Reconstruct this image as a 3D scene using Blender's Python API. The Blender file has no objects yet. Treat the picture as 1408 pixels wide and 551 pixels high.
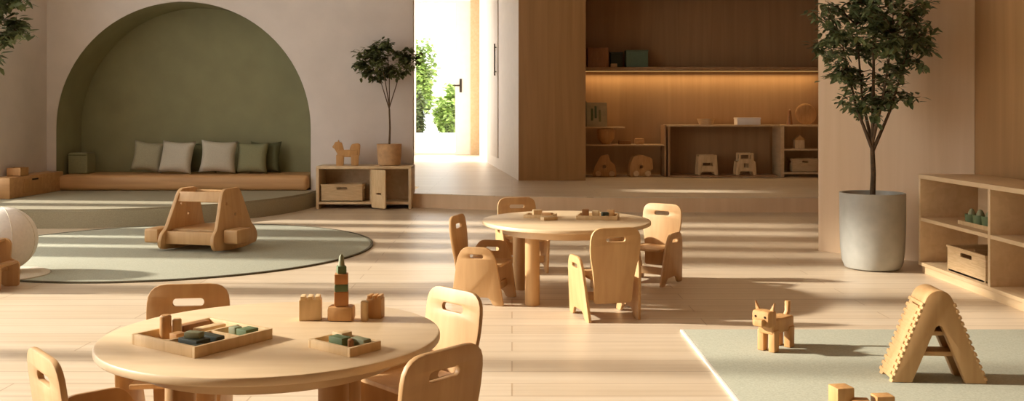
import bpy, bmesh, math, random
from mathutils import Matrix, Vector, Euler
R = math.radians
S = bpy.context.scene
COL = S.collection
rnd = random.Random(7)

# ------------------------------------------------------------------ materials
def lin(c):
    o = []
    for v in c:
        v /= 255.0
        o.append(v / 12.92 if v <= .04045 else ((v + .055) / 1.055) ** 2.4)
    return (o[0], o[1], o[2], 1)

def new_mat(name):
    m = bpy.data.materials.new(name); m.use_nodes = True
    nt = m.node_tree; b = nt.nodes['Principled BSDF']
    return m, nt, b

def wood(name, c1, c2, scale=6, stretch=(1, 1, .06), rough=.5, bump=.04):
    m, nt, b = new_mat(name)
    tc = nt.nodes.new('ShaderNodeTexCoord'); mp = nt.nodes.new('ShaderNodeMapping')
    mp.inputs['Scale'].default_value = stretch
    nz = nt.nodes.new('ShaderNodeTexNoise'); nz.inputs['Scale'].default_value = scale * 4
    nz.inputs['Detail'].default_value = 6; nz.inputs['Distortion'].default_value = .6
    cr = nt.nodes.new('ShaderNodeValToRGB')
    cr.color_ramp.elements[0].position = .3; cr.color_ramp.elements[0].color = lin(c2)
    cr.color_ramp.elements[1].position = .7; cr.color_ramp.elements[1].color = lin(c1)
    bp = nt.nodes.new('ShaderNodeBump'); bp.inputs['Strength'].default_value = bump
    L = nt.links.new
    L(tc.outputs['Object'], mp.inputs['Vector']); L(mp.outputs['Vector'], nz.inputs['Vector'])
    L(nz.outputs['Fac'], cr.inputs['Fac']); L(cr.outputs['Color'], b.inputs['Base Color'])
    L(nz.outputs['Fac'], bp.inputs['Height']); L(bp.outputs['Normal'], b.inputs['Normal'])
    b.inputs['Roughness'].default_value = rough
    return m

def plain(name, c, rough=.7, noise=.08, scale=30, bump=.05, metal=0):
    m, nt, b = new_mat(name)
    tc = nt.nodes.new('ShaderNodeTexCoord')
    nz = nt.nodes.new('ShaderNodeTexNoise'); nz.inputs['Scale'].default_value = scale; nz.inputs['Detail'].default_value = 5
    cr = nt.nodes.new('ShaderNodeValToRGB')
    cr.color_ramp.elements[0].position = .25; cr.color_ramp.elements[0].color = lin([v * (1 - noise) for v in c])
    cr.color_ramp.elements[1].position = .75; cr.color_ramp.elements[1].color = lin([min(255, v * (1 + noise * .5)) for v in c])
    bp = nt.nodes.new('ShaderNodeBump'); bp.inputs['Strength'].default_value = bump
    L = nt.links.new
    L(tc.outputs['Object'], nz.inputs['Vector']); L(nz.outputs['Fac'], cr.inputs['Fac'])
    L(cr.outputs['Color'], b.inputs['Base Color'])
    L(nz.outputs['Fac'], bp.inputs['Height']); L(bp.outputs['Normal'], b.inputs['Normal'])
    b.inputs['Roughness'].default_value = rough; b.inputs['Metallic'].default_value = metal
    return m

def floor_mat():
    m, nt, b = new_mat('oak_floor')
    tc = nt.nodes.new('ShaderNodeTexCoord')
    br = nt.nodes.new('ShaderNodeTexBrick')
    br.inputs['Color1'].default_value = lin((218, 200, 174)); br.inputs['Color2'].default_value = lin((210, 190, 162))
    br.inputs['Mortar'].default_value = lin((186, 162, 132)); br.inputs['Scale'].default_value = 1
    br.inputs['Mortar Size'].default_value = .004; br.inputs['Brick Width'].default_value = 2.2
    br.inputs['Row Height'].default_value = .19; br.inputs['Bias'].default_value = 0
    mp = nt.nodes.new('ShaderNodeMapping'); mp.inputs['Scale'].default_value = (.5, 9, 1)
    nz = nt.nodes.new('ShaderNodeTexNoise'); nz.inputs['Scale'].default_value = 2.2; nz.inputs['Detail'].default_value = 6
    mx = nt.nodes.new('ShaderNodeMixRGB'); mx.blend_type = 'MULTIPLY'; mx.inputs['Fac'].default_value = 1
    cr = nt.nodes.new('ShaderNodeValToRGB')
    cr.color_ramp.elements[0].position = .25; cr.color_ramp.elements[0].color = (.86, .82, .77, 1)
    cr.color_ramp.elements[1].position = .7; cr.color_ramp.elements[1].color = (1, 1, 1, 1)
    L = nt.links.new
    L(tc.outputs['Object'], br.inputs['Vector']); L(tc.outputs['Object'], mp.inputs['Vector'])
    L(mp.outputs['Vector'], nz.inputs['Vector']); L(nz.outputs['Fac'], cr.inputs['Fac'])
    L(br.outputs['Color'], mx.inputs['Color1']); L(cr.outputs['Color'], mx.inputs['Color2'])
    L(mx.outputs['Color'], b.inputs['Base Color'])
    b.inputs['Roughness'].default_value = .38
    return m

def glass_mat():
    m = bpy.data.materials.new('clear_glass'); m.use_nodes = True
    nt = m.node_tree; nt.nodes.clear()
    o = nt.nodes.new('ShaderNodeOutputMaterial'); mx = nt.nodes.new('ShaderNodeMixShader')
    t = nt.nodes.new('ShaderNodeBsdfTransparent'); g = nt.nodes.new('ShaderNodeBsdfGlossy'); g.inputs['Roughness'].default_value = .02
    mx.inputs['Fac'].default_value = .05
    nt.links.new(t.outputs[0], mx.inputs[1]); nt.links.new(g.outputs[0], mx.inputs[2]); nt.links.new(mx.outputs[0], o.inputs['Surface'])
    return m

def emit(name, c, s):
    m = bpy.data.materials.new(name); m.use_nodes = True
    nt = m.node_tree; nt.nodes.clear()
    o = nt.nodes.new('ShaderNodeOutputMaterial'); e = nt.nodes.new('ShaderNodeEmission')
    e.inputs['Color'].default_value = lin(c); e.inputs['Strength'].default_value = s
    nt.links.new(e.outputs[0], o.inputs['Surface'])
    return m

M = dict(
    floor=floor_mat(),
    ply=wood('birch_ply', (204, 164, 114), (188, 146, 96), 5),
    table=wood('table_oak', (222, 196, 158), (210, 182, 142), 4, (.15, 1, 1), .45),
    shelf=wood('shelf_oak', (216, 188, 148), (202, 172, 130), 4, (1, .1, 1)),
    toy=wood('toy_wood', (204, 158, 102), (184, 136, 82), 8, (1, 1, .15)),
    toydark=wood('toy_walnut', (166, 116, 68), (140, 94, 52), 8, (1, 1, .15)),
    toylight=wood('toy_maple', (226, 196, 150), (208, 176, 128), 8, (1, 1, .15)),
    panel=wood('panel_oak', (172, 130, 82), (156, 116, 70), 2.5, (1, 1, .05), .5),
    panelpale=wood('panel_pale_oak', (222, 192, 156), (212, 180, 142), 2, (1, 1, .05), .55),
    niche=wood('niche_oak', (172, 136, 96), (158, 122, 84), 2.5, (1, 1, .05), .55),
    bench=wood('bench_oak', (206, 160, 108), (188, 142, 92), 4, (.08, 1, 1)),
    plaster=plain('warm_plaster', (216, 206, 198), .9, .03, 3, .02),
    white=plain('white_paint', (238, 230, 220), .6, .02, 8, .01),
    ceil=plain('ceiling_paint', (232, 224, 214), .9, .02, 4, .01),
    green=plain('sage_plaster', (146, 143, 108), .85, .06, 3, .03),
    rug=plain('sage_rug', (170, 169, 148), .95, .1, 120, .35),
    stage=plain('sage_carpet', (160, 150, 124), .95, .1, 110, .35),
    binding=plain('dark_binding', (92, 84, 62), .9, .1, 60, .1),
    cream=plain('cream_binding', (232, 226, 212), .9, .05, 60, .1),
    cush=plain('linen_cushion', (196, 188, 170), .95, .08, 140, .3),
    cushm=plain('grey_green_cushion', (168, 162, 136), .95, .1, 140, .3),
    cushg=plain('sage_cushion', (140, 138, 104), .95, .1, 140, .3),
    cushd=plain('dark_sage_cushion', (98, 98, 68), .95, .1, 140, .3),
    ball=plain('white_ball', (238, 230, 220), .75, .03, 50, .1),
    matcream=plain('cream_mat', (222, 212, 192), .95, .05, 90, .2),
    potgrey=plain('pale_glazed_pot', (176, 174, 164), .42, .06, 12, .03),
    potwood=plain('terracotta_pot', (192, 152, 108), .75, .1, 18, .06),
    soil=plain('soil', (64, 46, 32), 1, .3, 50, .5),
    bark=plain('bark', (96, 76, 54), .95, .2, 40, .4),
    leaf=plain('leaf_green', (92, 100, 56), .55, .3, 9, 0),
    leafdark=plain('leaf_dark_green', (106, 118, 76), .5, .3, 9, 0),
    shrub=plain('shrub_green', (158, 184, 96), .8, .3, 4, 0),
    shrubdark=plain('shrub_dark_green', (96, 110, 66), .8, .3, 4, 0),
    teal=plain('teal_card', (100, 122, 102), .7, .06, 20, .05),
    tgreen=plain('painted_green', (98, 116, 76), .6, .08, 30, .03),
    tdark=plain('painted_dark_green', (56, 62, 48), .6, .1, 30, .03),
    torange=plain('painted_amber', (188, 128, 72), .6, .08, 30, .03),
    tgrey=plain('painted_sage', (140, 142, 108), .6, .08, 30, .03),
    paper=plain('pale_print', (190, 180, 150), .8, .1, 8, 0),
    wicker=wood('pale_basket', (210, 180, 138), (188, 156, 112), 12, (.2, .2, 3), .8, .3),
    metal=plain('dark_metal', (84, 76, 68), .35, .05, 40, .01, .8),
    stone=plain('pale_terrace_stone', (226, 218, 204), .9, .05, 2, .05),
    building=plain('pale_concrete', (214, 206, 200), .9, .03, 1, 0),
    glass=glass_mat(),
    led=emit('warm_led', (255, 200, 120), .5),
    slotshade_eye=plain('slot_shade_eye_dark', (60, 44, 30), 1, .05, 20, 0),  # dark brown for toy eyes and the painted shade of a drawer slot
)

# ------------------------------------------------------------------ mesh builder
class MB:
    def __init__(s): s.bm = bmesh.new()
    def _merge(s, b2, mat=None):
        if mat is not None: bmesh.ops.transform(b2, matrix=mat, verts=b2.verts)
        me = bpy.data.meshes.new('tmp'); b2.to_mesh(me); b2.free()
        s.bm.from_mesh(me); bpy.data.meshes.remove(me)
    def box(s, c, d, rz=0, bev=0, seg=2, rot=None):
        b = bmesh.new(); bmesh.ops.create_cube(b, size=1)
        bmesh.ops.scale(b, vec=d, verts=b.verts)
        if bev: bmesh.ops.bevel(b, geom=list(b.edges), offset=min(bev, min(d) * .49), segments=seg, affect='EDGES', profile=.6)
        r = rot.to_matrix().to_4x4() if rot else Matrix.Rotation(rz, 4, 'Z')
        s._merge(b, Matrix.Translation(c) @ r); return s
    def tube(s, pts, rad, seg=8, cap=True):
        b = bmesh.new(); rings = []
        n = len(pts)
        for i, p in enumerate(pts):
            p = Vector(p)
            t = (Vector(pts[min(i + 1, n - 1)]) - Vector(pts[max(i - 1, 0)])).normalized()
            a = Vector((1, 0, 0)) if abs(t.x) < .9 else Vector((0, 1, 0))
            u = t.cross(a).normalized(); v = t.cross(u)
            r = rad[i] if isinstance(rad, (list, tuple)) else rad
            rings.append([b.verts.new(p + u * r * math.cos(2 * math.pi * k / seg) + v * r * math.sin(2 * math.pi * k / seg)) for k in range(seg)])
        for i in range(n - 1):
            for k in range(seg):
                b.faces.new((rings[i][k], rings[i][(k + 1) % seg], rings[i + 1][(k + 1) % seg], rings[i + 1][k]))
        if cap:
            b.faces.new(rings[0]); b.faces.new(rings[-1])
        bmesh.ops.recalc_face_normals(b, faces=b.faces)
        s._merge(b); return s
    def lathe(s, prof, c=(0, 0, 0), seg=32, sx=1, sy=1):
        b = bmesh.new(); rings = []
        for r, z in prof:
            if r < 1e-5: rings.append([b.verts.new((c[0], c[1], c[2] + z))])
            else: rings.append([b.verts.new((c[0] + sx * r * math.cos(2 * math.pi * k / seg), c[1] + sy * r * math.sin(2 * math.pi * k / seg), c[2] + z)) for k in range(seg)])
        for i in range(len(rings) - 1):
            A, B = rings[i], rings[i + 1]
            for k in range(seg):
                k2 = (k + 1) % seg
                if len(A) == 1 and len(B) == 1: continue
                if len(A) == 1: b.faces.new((A[0], B[k2], B[k]))
                elif len(B) == 1: b.faces.new((A[k], A[k2], B[0]))
                else: b.faces.new((A[k], A[k2], B[k2], B[k]))
        bmesh.ops.recalc_face_normals(b, faces=b.faces)
        s._merge(b); return s
    def panel(s, outs, th, mat=None, bev=.004):
        """flat board in local XY with holes, thickness th about z=0"""
        cu = bpy.data.curves.new('c', 'CURVE'); cu.dimensions = '2D'; cu.fill_mode = 'BOTH'
        cu.extrude = max(th / 2 - bev, .0005); cu.bevel_depth = bev; cu.bevel_resolution = 1; cu.offset = -bev
        for o in outs:
            sp = cu.splines.new('POLY'); sp.points.add(len(o) - 1)
            for i, p in enumerate(o): sp.points[i].co = (p[0], p[1], 0, 1)
            sp.use_cyclic_u = True
        ob = bpy.data.objects.new('c', cu); COL.objects.link(ob)
        me = bpy.data.meshes.new_from_object(ob.evaluated_get(bpy.context.evaluated_depsgraph_get()))
        bpy.data.objects.remove(ob); bpy.data.curves.remove(cu)
        b = bmesh.new(); b.from_mesh(me); bpy.data.meshes.remove(me)
        bmesh.ops.remove_doubles(b, verts=b.verts, dist=.0001)
        bmesh.ops.recalc_face_normals(b, faces=b.faces)
        s._merge(b, mat); return s
    def prism(s, pts, z0, z1):
        b = bmesh.new()
        lo = [b.verts.new((p[0], p[1], z0)) for p in pts]; hi = [b.verts.new((p[0], p[1], z1)) for p in pts]
        n = len(pts)
        b.faces.new(lo); b.faces.new(hi)
        for i in range(n): b.faces.new((lo[i], lo[(i + 1) % n], hi[(i + 1) % n], hi[i]))
        bmesh.ops.recalc_face_normals(b, faces=b.faces)
        s._merge(b); return s
    def sphere(s, c, r, sc=(1, 1, 1), rz=0):
        b = bmesh.new(); bmesh.ops.create_uvsphere(b, u_segments=32, v_segments=20, radius=r)
        bmesh.ops.scale(b, vec=sc, verts=b.verts)
        s._merge(b, Matrix.Translation(c) @ Matrix.Rotation(rz, 4, 'Z')); return s
    def build(s, name, mat, parent=None, loc=None, rz=0, ang=35):
        me = bpy.data.meshes.new(name); s.bm.to_mesh(me); s.bm.free()
        me.materials.append(M[mat])
        for p in me.polygons: p.use_smooth = True
        me.set_sharp_from_angle(angle=R(ang))
        o = bpy.data.objects.new(name, me); COL.objects.link(o)
        if parent: o.parent = parent
        if loc is not None: o.location = loc
        if rz: o.rotation_euler.z = rz
        return o

def tag(o, label, cat, group=None):
    o['label'] = label; o['category'] = cat
    if group: o['group'] = group
    return o
def thing(name, label, cat, loc=(0, 0, 0), rz=0, group=None):
    o = bpy.data.objects.new(name, None); COL.objects.link(o); o.empty_display_size = .1
    o.location = loc; o.rotation_euler.z = rz
    return tag(o, label, cat, group)
def struct(o, label=None):
    o['kind'] = 'structure'
    if label: o['label'] = label
    return o
def copy_tree(o, parent=None):
    c = o.copy(); COL.objects.link(c)
    if parent: c.parent = parent
    for ch in list(o.children): copy_tree(ch, c)
    return c

def rrect(x0, y0, x1, y1, r, seg=6):
    rs = r if isinstance(r, (list, tuple)) else (r, r, r, r)   # bl br tr tl
    out = []
    for (cx, cy, a0, rr) in ((x0 + rs[0], y0 + rs[0], 180, rs[0]), (x1 - rs[1], y0 + rs[1], 270, rs[1]), (x1 - rs[2], y1 - rs[2], 0, rs[2]), (x0 + rs[3], y1 - rs[3], 90, rs[3])):
        if rr < 1e-5: out.append((cx, cy)); continue
        for k in range(seg + 1):
            a = R(a0 + 90 * k / seg); out.append((cx + rr * math.cos(a), cy + rr * math.sin(a)))
    return out
def circ(cx, cy, r, n=16, ry=None):
    return [(cx + r * math.cos(2 * math.pi * k / n), cy + (ry or r) * math.sin(2 * math.pi * k / n)) for k in range(n)]
def rounded(poly, r, seg=5):
    """round the corners of a polygon; r a number or one per corner"""
    out = []; n = len(poly)
    for i in range(n):
        p0, p, p1 = Vector(poly[i - 1]), Vector(poly[i]), Vector(poly[(i + 1) % n])
        rr = r[i] if isinstance(r, (list, tuple)) else r
        if rr < 1e-5: out.append(tuple(p)); continue
        a = (p0 - p).normalized(); b = (p1 - p).normalized()
        d = min(rr, (p0 - p).length * .49, (p1 - p).length * .49)
        q0, q1 = p + a * d, p + b * d
        for k in range(seg + 1):
            t = k / seg; q = q0 * (1 - t) ** 2 + p * 2 * t * (1 - t) + q1 * t * t
            out.append((q.x, q.y))
    return out
XZ = Matrix(((1, 0, 0, 0), (0, 0, -1, 0), (0, 1, 0, 0), (0, 0, 0, 1)))          # panel xy -> world x,z
YZ = Matrix(((0, 0, 1, 0), (1, 0, 0, 0), (0, 1, 0, 0), (0, 0, 0, 1)))           # panel xy -> world y,z
T = Matrix.Translation

# ------------------------------------------------------------------ camera, light
cam = bpy.data.cameras.new('camera'); co = bpy.data.objects.new('camera', cam); COL.objects.link(co)
co.location = (0, 0, 1.185); co.rotation_euler = (R(90), 0, 0)
cam.sensor_width = 36; cam.lens = 1300 / 1408 * 36; cam.shift_y = -117.5 / 1408; cam.clip_end = 500
S.camera = co
sun = bpy.data.lights.new('sun', 'SUN'); so = bpy.data.objects.new('sun', sun); COL.objects.link(so)
d = Vector((1, -.08, -math.tan(R(24)))).normalized()
so.rotation_euler = d.to_track_quat('-Z', 'Y').to_euler(); so.location = (-8, 5, 6)
sun.energy = 6.6; sun.color = (1, .93, .82); sun.angle = R(2.6)
w = bpy.data.worlds.new('world'); S.world = w; w.use_nodes = True
bg = w.node_tree.nodes['Background']
bg.inputs['Color'].default_value = (1, .99, .955, 1); bg.inputs['Strength'].default_value = 3.0
S.view_settings.view_transform = 'Standard'; S.view_settings.look = 'None'
S.view_settings.gamma = 1; S.view_settings.use_curve_mapping = False; S.view_settings.exposure = 0.5
S.cycles.use_denoising = True
S.cycles.max_bounces = 8; S.cycles.diffuse_bounces = 5; S.cycles.sample_clamp_indirect = 6

# ------------------------------------------------------------------ the room
CH = 4.3
LX = -6.1
struct(MB().box((-.4, 5.5, -.06), (11.6, 14.2, .12)).build('floor', 'floor'))
struct(MB().box((-.4, 10.6, CH + .06), (11.6, 27.2, .12)).build('ceiling', 'ceil'))
# left wall with tall window openings towards the front
wins = [(10.62, 11.02), (9.96, 10.36), (9.2, 9.42), (8.55, 8.8), (6.85, 8.05), (5.02, 6.58), (3.2, 4.94), (2.2, 3.1)]
outs = [[(-1.5, 0), (12.4, 0), (12.4, CH), (-1.5, CH)]]
for a, b in wins: outs.append([(a, .34), (b, .34), (b, 4.22), (a, 4.22)])
mb = MB(); mb.panel(outs, .14, T((LX - .07, 0, 0)) @ YZ, .001); struct(mb.build('wall_left', 'plaster'))
for i, (a, b) in enumerate(wins):
    mb = MB()
    mb.panel([[(a, .34), (b, .34), (b, 4.22), (a, 4.22)], [(a + .035, .375), (b - .035, .375), (b - .035, 4.185), (a + .035, 4.185)]], .06, T((LX - .07, 0, 0)) @ YZ, .002)
    wn = struct(mb.build('window_%d' % (i + 1), 'white'))
    MB().box((LX - .07, (a + b) / 2, 2.28), (.006, b - a - .07, 3.81)).build('pane', 'glass', wn)
# back wall with the arched opening
AX, AR, AZ, AY = -4.31, 1.67, 1.0, 12.4
arch = [(AX + AR, .2)] + [(AX + AR * math.cos(R(t)), AZ + AR * math.sin(R(t))) for t in range(0, 181, 4)] + [(AX - AR, .2)]
mb = MB(); mb.panel([[(LX - .14, 0), (-1.3, 0), (-1.3, CH), (LX - .14, CH)], arch], .16, T((0, AY + .08, 0)) @ XZ, .003)
struct(mb.build('wall_back', 'plaster'))
# arched recess, sage painted: jamb and rear face
b = bmesh.new()
f_ = [b.verts.new((p[0], AY + .004, p[1])) for p in arch]; r_ = [b.verts.new((p[0], AY + .72, p[1])) for p in arch]
for i in range(len(arch) - 1): b.faces.new((f_[i], f_[i + 1], r_[i + 1], r_[i]))
b.faces.new(r_); b.faces.new((f_[0], r_[0], r_[-1], f_[-1]))
bmesh.ops.scale(b, vec=(.9985, 1, .9985), space=T((-AX, 0, -AZ)), verts=b.verts)
k1 = [b.verts.new((AX + (p[0] - AX) * .9985, AY + .168, AZ + (p[1] - AZ) * .9985)) for p in arch]
k2 = [b.verts.new((AX + (p[0] - AX) * 1.05, AY + .163, AZ + (p[1] - AZ) * 1.05)) for p in arch]  # hidden flange added behind the wall to stop stray light
for i in range(len(arch) - 1): b.faces.new((k1[i], k1[i + 1], k2[i + 1], k2[i]))
mb = MB(); mb._merge(b); struct(mb.build('wall_recess', 'green', ang=40))
# raised step platform of the corridor and wood niche
edge = [(-1.3, 12.14), (-1.0, 12.06), (-.58, 11.9), (-.1, 11.74), (.5, 11.63), (1.3, 11.56), (2.6, 11.52), (5.3, 11.52)]
struct(MB().prism(edge + [(5.3, 16.1), (.3, 16.1), (.3, 24.2), (-3.3, 24.2), (-3.3, 13.3), (-1.3, 13.3)], 0, .18).build('floor_raised', 'floor'))
struct(MB().prism([(x, y - .016) for x, y in edge] + [(x, y - .001) for x, y in edge][::-1], 0, .172).build('trim_3', 'panelpale'))
# corridor: unseen left opening added for sun, end wall around the glass door, slanting white wall
mb = MB(); mb.panel([[(13.14, .18), (24.2, .18), (24.2, CH), (13.14, CH)], [(20.4, .3), (23.4, .3), (23.4, 4.15), (20.4, 4.15)]], .12, T((-3.2, 0, 0)) @ YZ, .001)
struct(mb.build('wall_corridor_left', 'white'))
mb = MB(); mb.box((-2.86, 24.08, 2.24), (.72, .16, 4.12)); mb.box((-1.7, 24.08, 4.2), (1.6, .16, .2)); struct(mb.build('wall_corridor_end', 'white'))
struct(MB().prism([(.10, 14.52), (.105, 14.53), (.108, 14.6), (.09, 24.0), (.3, 24.2), (-.82, 24.2), (-.82, 23.9), (-.72, 21.8)], .18, CH).build('wall_corridor_right', 'white'))
struct(MB().box((-.93, 24.0, 2.24), (.24, .14, 4.12), bev=.004).build('trim_1', 'shelf'))
# white panel door in the slanting wall
dn = Vector((-.994, -.109, 0)); da = math.atan2(7.3, -.82)
dmb = MB().box((0, 0, 1.7), (1.5, .03, 3.0), bev=.006)
d2 = struct(dmb.build('door_2', 'white', None, Vector((-.33, 18.4, .18)) + dn * .01, da), )
h = MB().tube([(-.55, .05, 1.75), (-.55, .05, 2.35)], .014).box((-.55, .03, 1.82), (.02, .05, .02)).box((-.55, .03, 2.28), (.02, .05, .02)).build('door_handle', 'metal', d2)
# glass door at corridor end
mb = MB()
mb.panel([[(-2.5, .18), (-1.05, .18), (-1.05, 4.08), (-2.5, 4.08)], [(-2.44, .24), (-1.44, .24), (-1.44, 4.02), (-2.44, 4.02)]], .07, T((0, 24.0, 0)) @ XZ, .004)
d1 = struct(mb.build('door_1', 'white'))
MB().box((-1.94, 24.0, 2.13), (1.0, .008, 3.78)).build('pane', 'glass', d1)
MB().box((-1.30, 23.955, 1.93), (.06, .02, .34), bev=.005).tube([(-1.30, 23.95, 1.93), (-1.30, 23.9, 1.93), (-1.48, 23.9, 1.93)], .02).build('door_handle', 'metal', d1)
# wood-panelled block, niche back and unseen soffit lowered to darken the niche
struct(MB().box((.615, 15.25, 2.24), (1.03, 1.5, 4.12), bev=.004).build('wall_niche_left', 'panel'))
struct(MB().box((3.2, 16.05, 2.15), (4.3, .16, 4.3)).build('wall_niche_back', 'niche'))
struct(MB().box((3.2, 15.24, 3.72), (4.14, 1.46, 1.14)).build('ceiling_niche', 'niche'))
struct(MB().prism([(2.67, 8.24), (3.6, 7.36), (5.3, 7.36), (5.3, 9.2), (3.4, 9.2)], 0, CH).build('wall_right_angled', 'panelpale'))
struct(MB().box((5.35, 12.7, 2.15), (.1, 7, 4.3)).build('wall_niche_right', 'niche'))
struct(MB().box((-1.25, -1.54, 2.15), (9.9, .1, 4.3)).build('wall_front', 'panel'))  # unseen wall added in dark wood to cut fill light from behind
struct(MB().box((3.68, 2.95, 2.15), (.16, 8.8, 4.3)).build('wall_right', 'panel'))
# green carpeted stage in front of the recess
pts = [(AX - 1.74, 12.4)] + [(-4.45 + 1.93 * math.cos(R(a)), 12.38 - 2.5 * math.sin(R(a)) ** .9) for a in range(0, 95, 5)][::1][::-1]
st = [(-5.9, 12.395), (-6.09, 12.395), (-6.09, 9.84)] + [(-4.7 + 2.16 * math.cos(R(a)), 12.395 - 2.53 * math.sin(R(a))) for a in range(90, -1, -5)]
mb = MB().prism(st, 0, .2)
bmesh.ops.bevel(mb.bm, geom=[e for e in mb.bm.edges if all(v.co.z > .19 for v in e.verts)], offset=.02, segments=2, affect='EDGES')
tag(mb.build('stage_platform', 'stage'), 'low sage carpeted platform with rounded front under the green arch', 'platform')

# ------------------------------------------------------------------ outdoors
struct(MB().box((-4, 34.0, .06), (24, 19.4, .2)).build('ground', 'stone'))
struct(MB().box((-4, 32, .36), (14, .3, .44)).build('trim_2', 'white'), 'low white garden wall on the terrace')
def leaf_mesh(mb, pos, size, rng, droop=.3, wide=.42, flat=None):
    b = mb.bm
    a = rng.uniform(0, 2 * math.pi); dirv = Vector((math.cos(a), math.sin(a), rng.uniform(-.9, .6) - droop)).normalized()
    sd = dirv.cross(Vector((rng.uniform(-.4, .4), rng.uniform(-.4, .4), 1))).normalized(); up = sd.cross(dirv)
    L_ = size * rng.uniform(.7, 1.25); W = L_ * wide * .5
    p = Vector(pos)
    v = [p, p + dirv * L_ * .35 + sd * W + up * W * .25, p + dirv * L_ * .75 + sd * W * .7 + up * W * .1, p + dirv * L_, p + dirv * L_ * .75 - sd * W * .7 + up * W * .1, p + dirv * L_ * .35 - sd * W + up * W * .25]
    v = [b.verts.new(q) for q in v]
    b.faces.new((v[0], v[1], v[2], v[3])); b.faces.new((v[0], v[3], v[4], v[5]))
def shrub(name, label, cat, loc, rx, rz_, mat, n, size, trunk=.3, seed=1, group=None):
    rng = random.Random(seed); t = thing(name, label, cat, loc, 0, group)
    tb = MB(); fb = MB()
    tb.tube([(0, 0, 0), (.05, 0, trunk), (0, 0, trunk + rz_ * 1.4)], [.09, .07, .03])
    for k in range(n):
        while True:
            q = Vector((rng.uniform(-1, 1), rng.uniform(-1, 1), rng.uniform(-1, 1)))
            if .3 < q.length < 1: break
        q = q * (.8 + .25 * math.sin(q.x * 7 + q.z * 5))
        leaf_mesh(fb, (q.x * rx, q.y * rx, trunk + rz_ + q.z * rz_), size, rng, .1, .6)
    tb.build('trunk', 'bark', t); fb.build('foliage', mat, t)
    return t
G = 'plants beyond the terrace wall'
shrub('garden_tree', 'tall grey-green tree seen through the glass door', 'tree', (-3.75, 37.6, .16), .75, 1.95, 'shrub', 2600, .26, .5, 3, G)
shrub('garden_shrub', 'dark rounded shrub at lower left of the glass door', 'shrub', (-3.45, 33.4, .16), .46, .95, 'shrubdark', 1600, .2, .1, 4, G)
shrub('garden_shrub', 'bright green shrub right of the dark shrub beyond the door', 'shrub', (-2.3, 33.5, .16), .46, .8, 'shrub', 1600, .2, .1, 5, G)
shrub('garden_hedge', 'pale green hedge behind the bright shrub outside', 'hedge', (-2.3, 39.5, .16), .9, 1.2, 'shrub', 2200, .28, .1, 6, G)
bt = thing('apartment_tower', 'faint distant pale tower beyond the garden trees', 'building', (-5.6, 70, 0))
MB().box((0, 0, 2.4), (1.1, 1, 4.8)).box((0, 0, 4.9), (.7, .7, .3)).build('wall', 'building', bt)

# ------------------------------------------------------------------ rugs
rr = thing('round_rug', 'large round sage rug in front of the carpeted platform', 'rug', (-3.03, 8.42, 0))
MB().lathe([(0, 0), (1.75, 0), (1.75, .009), (1.74, .012), (0, .012)], seg=96).build('pile', 'rug', rr)
MB().lathe([(1.752, 0), (1.775, 0), (1.775, .012), (1.764, .015), (1.752, .012), (1.752, 0)], seg=96).build('edge_binding', 'binding', rr)
rg = thing('floor_rug', 'rectangular sage rug with cream edge at the lower right', 'rug', (1.97, 3.7, 0))
MB().box((0, 0, .006), (2.06, 2.96, .012), bev=.003).build('pile', 'rug', rg)
MB().box((-1.04, 0, .006), (.018, 2.96, .012), bev=.003).build('edge_binding', 'cream', rg)

# ------------------------------------------------------------------ arch bench and cushions
bn = thing('arch_bench', 'long rounded wooden bench filling the base of the green arch', 'bench', (AX, 12.7, .2))
MB().box((0, 0, .1), (3.31, .84, .2), bev=.07, seg=4).build('seat', 'bench', bn)
def cushion(label, x, y, z, wd, ht, mat, rz=0, tilt=14, th=.15, roll=0):
    b = bmesh.new(); n = 12; top = {}
    for s_ in (1, -1):
        for i in range(n + 1):
            for j in range(n + 1):
                u, v = 2 * i / n - 1, 2 * j / n - 1
                e = max(0, (1 - u ** 4) * (1 - v ** 4)) ** .6
                pinch = 1 - .12 * (1 - abs(u) ** 2) * abs(v) ** 3 ; pinch2 = 1 - .12 * (1 - abs(v) ** 2) * abs(u) ** 3
                if s_ == -1 and (i in (0, n) or j in (0, n)): top[(s_, i, j)] = top[(1, i, j)]; continue
                top[(s_, i, j)] = b.verts.new((u * wd / 2 * pinch2, s_ * th / 2 * e, v * ht / 2 * pinch))
        for i in range(n):
            for j in range(n):
                q = [top[(s_, i, j)], top[(s_, i + 1, j)], top[(s_, i + 1, j + 1)], top[(s_, i, j + 1)]]
                try: b.faces.new(q if s_ == 1 else q[::-1])
                except ValueError: pass
    bmesh.ops.recalc_face_normals(b, faces=b.faces)
    bmesh.ops.translate(b, vec=(0, 0, ht / 2), verts=b.verts)
    bmesh.ops.rotate(b, matrix=Matrix.Rotation(R(-tilt), 3, 'X'), verts=b.verts)
    bmesh.ops.rotate(b, matrix=Matrix.Rotation(R(roll), 3, 'Y'), verts=b.verts)
    mn = min(v.co.z for v in b.verts); bmesh.ops.translate(b, vec=(0, 0, -mn), verts=b.verts)
    mb = MB(); mb._merge(b); o = mb.build('cushion', mat, None, (x, y, z), rz, 180)
    return tag(o, label, 'cushion', 'cushions in the green arch')
cushion('grey-green cushion leaning at the left end of the cushion row', -4.93, 12.72, .4, .42, .42, 'cushm', R(6), 14, .15, 6)
cushion('pale linen cushion, second from the left in the row', -4.49, 12.56, .4, .48, .45, 'cush', R(-9), 16, .17, 2)
cushion('dark green cushion leaning behind the gap between both pale cushions', -4.22, 12.83, .4, .42, .42, 'cushd', 0, 10)
cushion('pale linen cushion right of the dark gap in the row', -3.92, 12.56, .4, .48, .45, 'cush', R(9), 16, .17, 3)
cushion('sage green cushion at the right end of the row', -3.50, 12.68, .4, .44, .43, 'cushg', R(-4))
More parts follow.
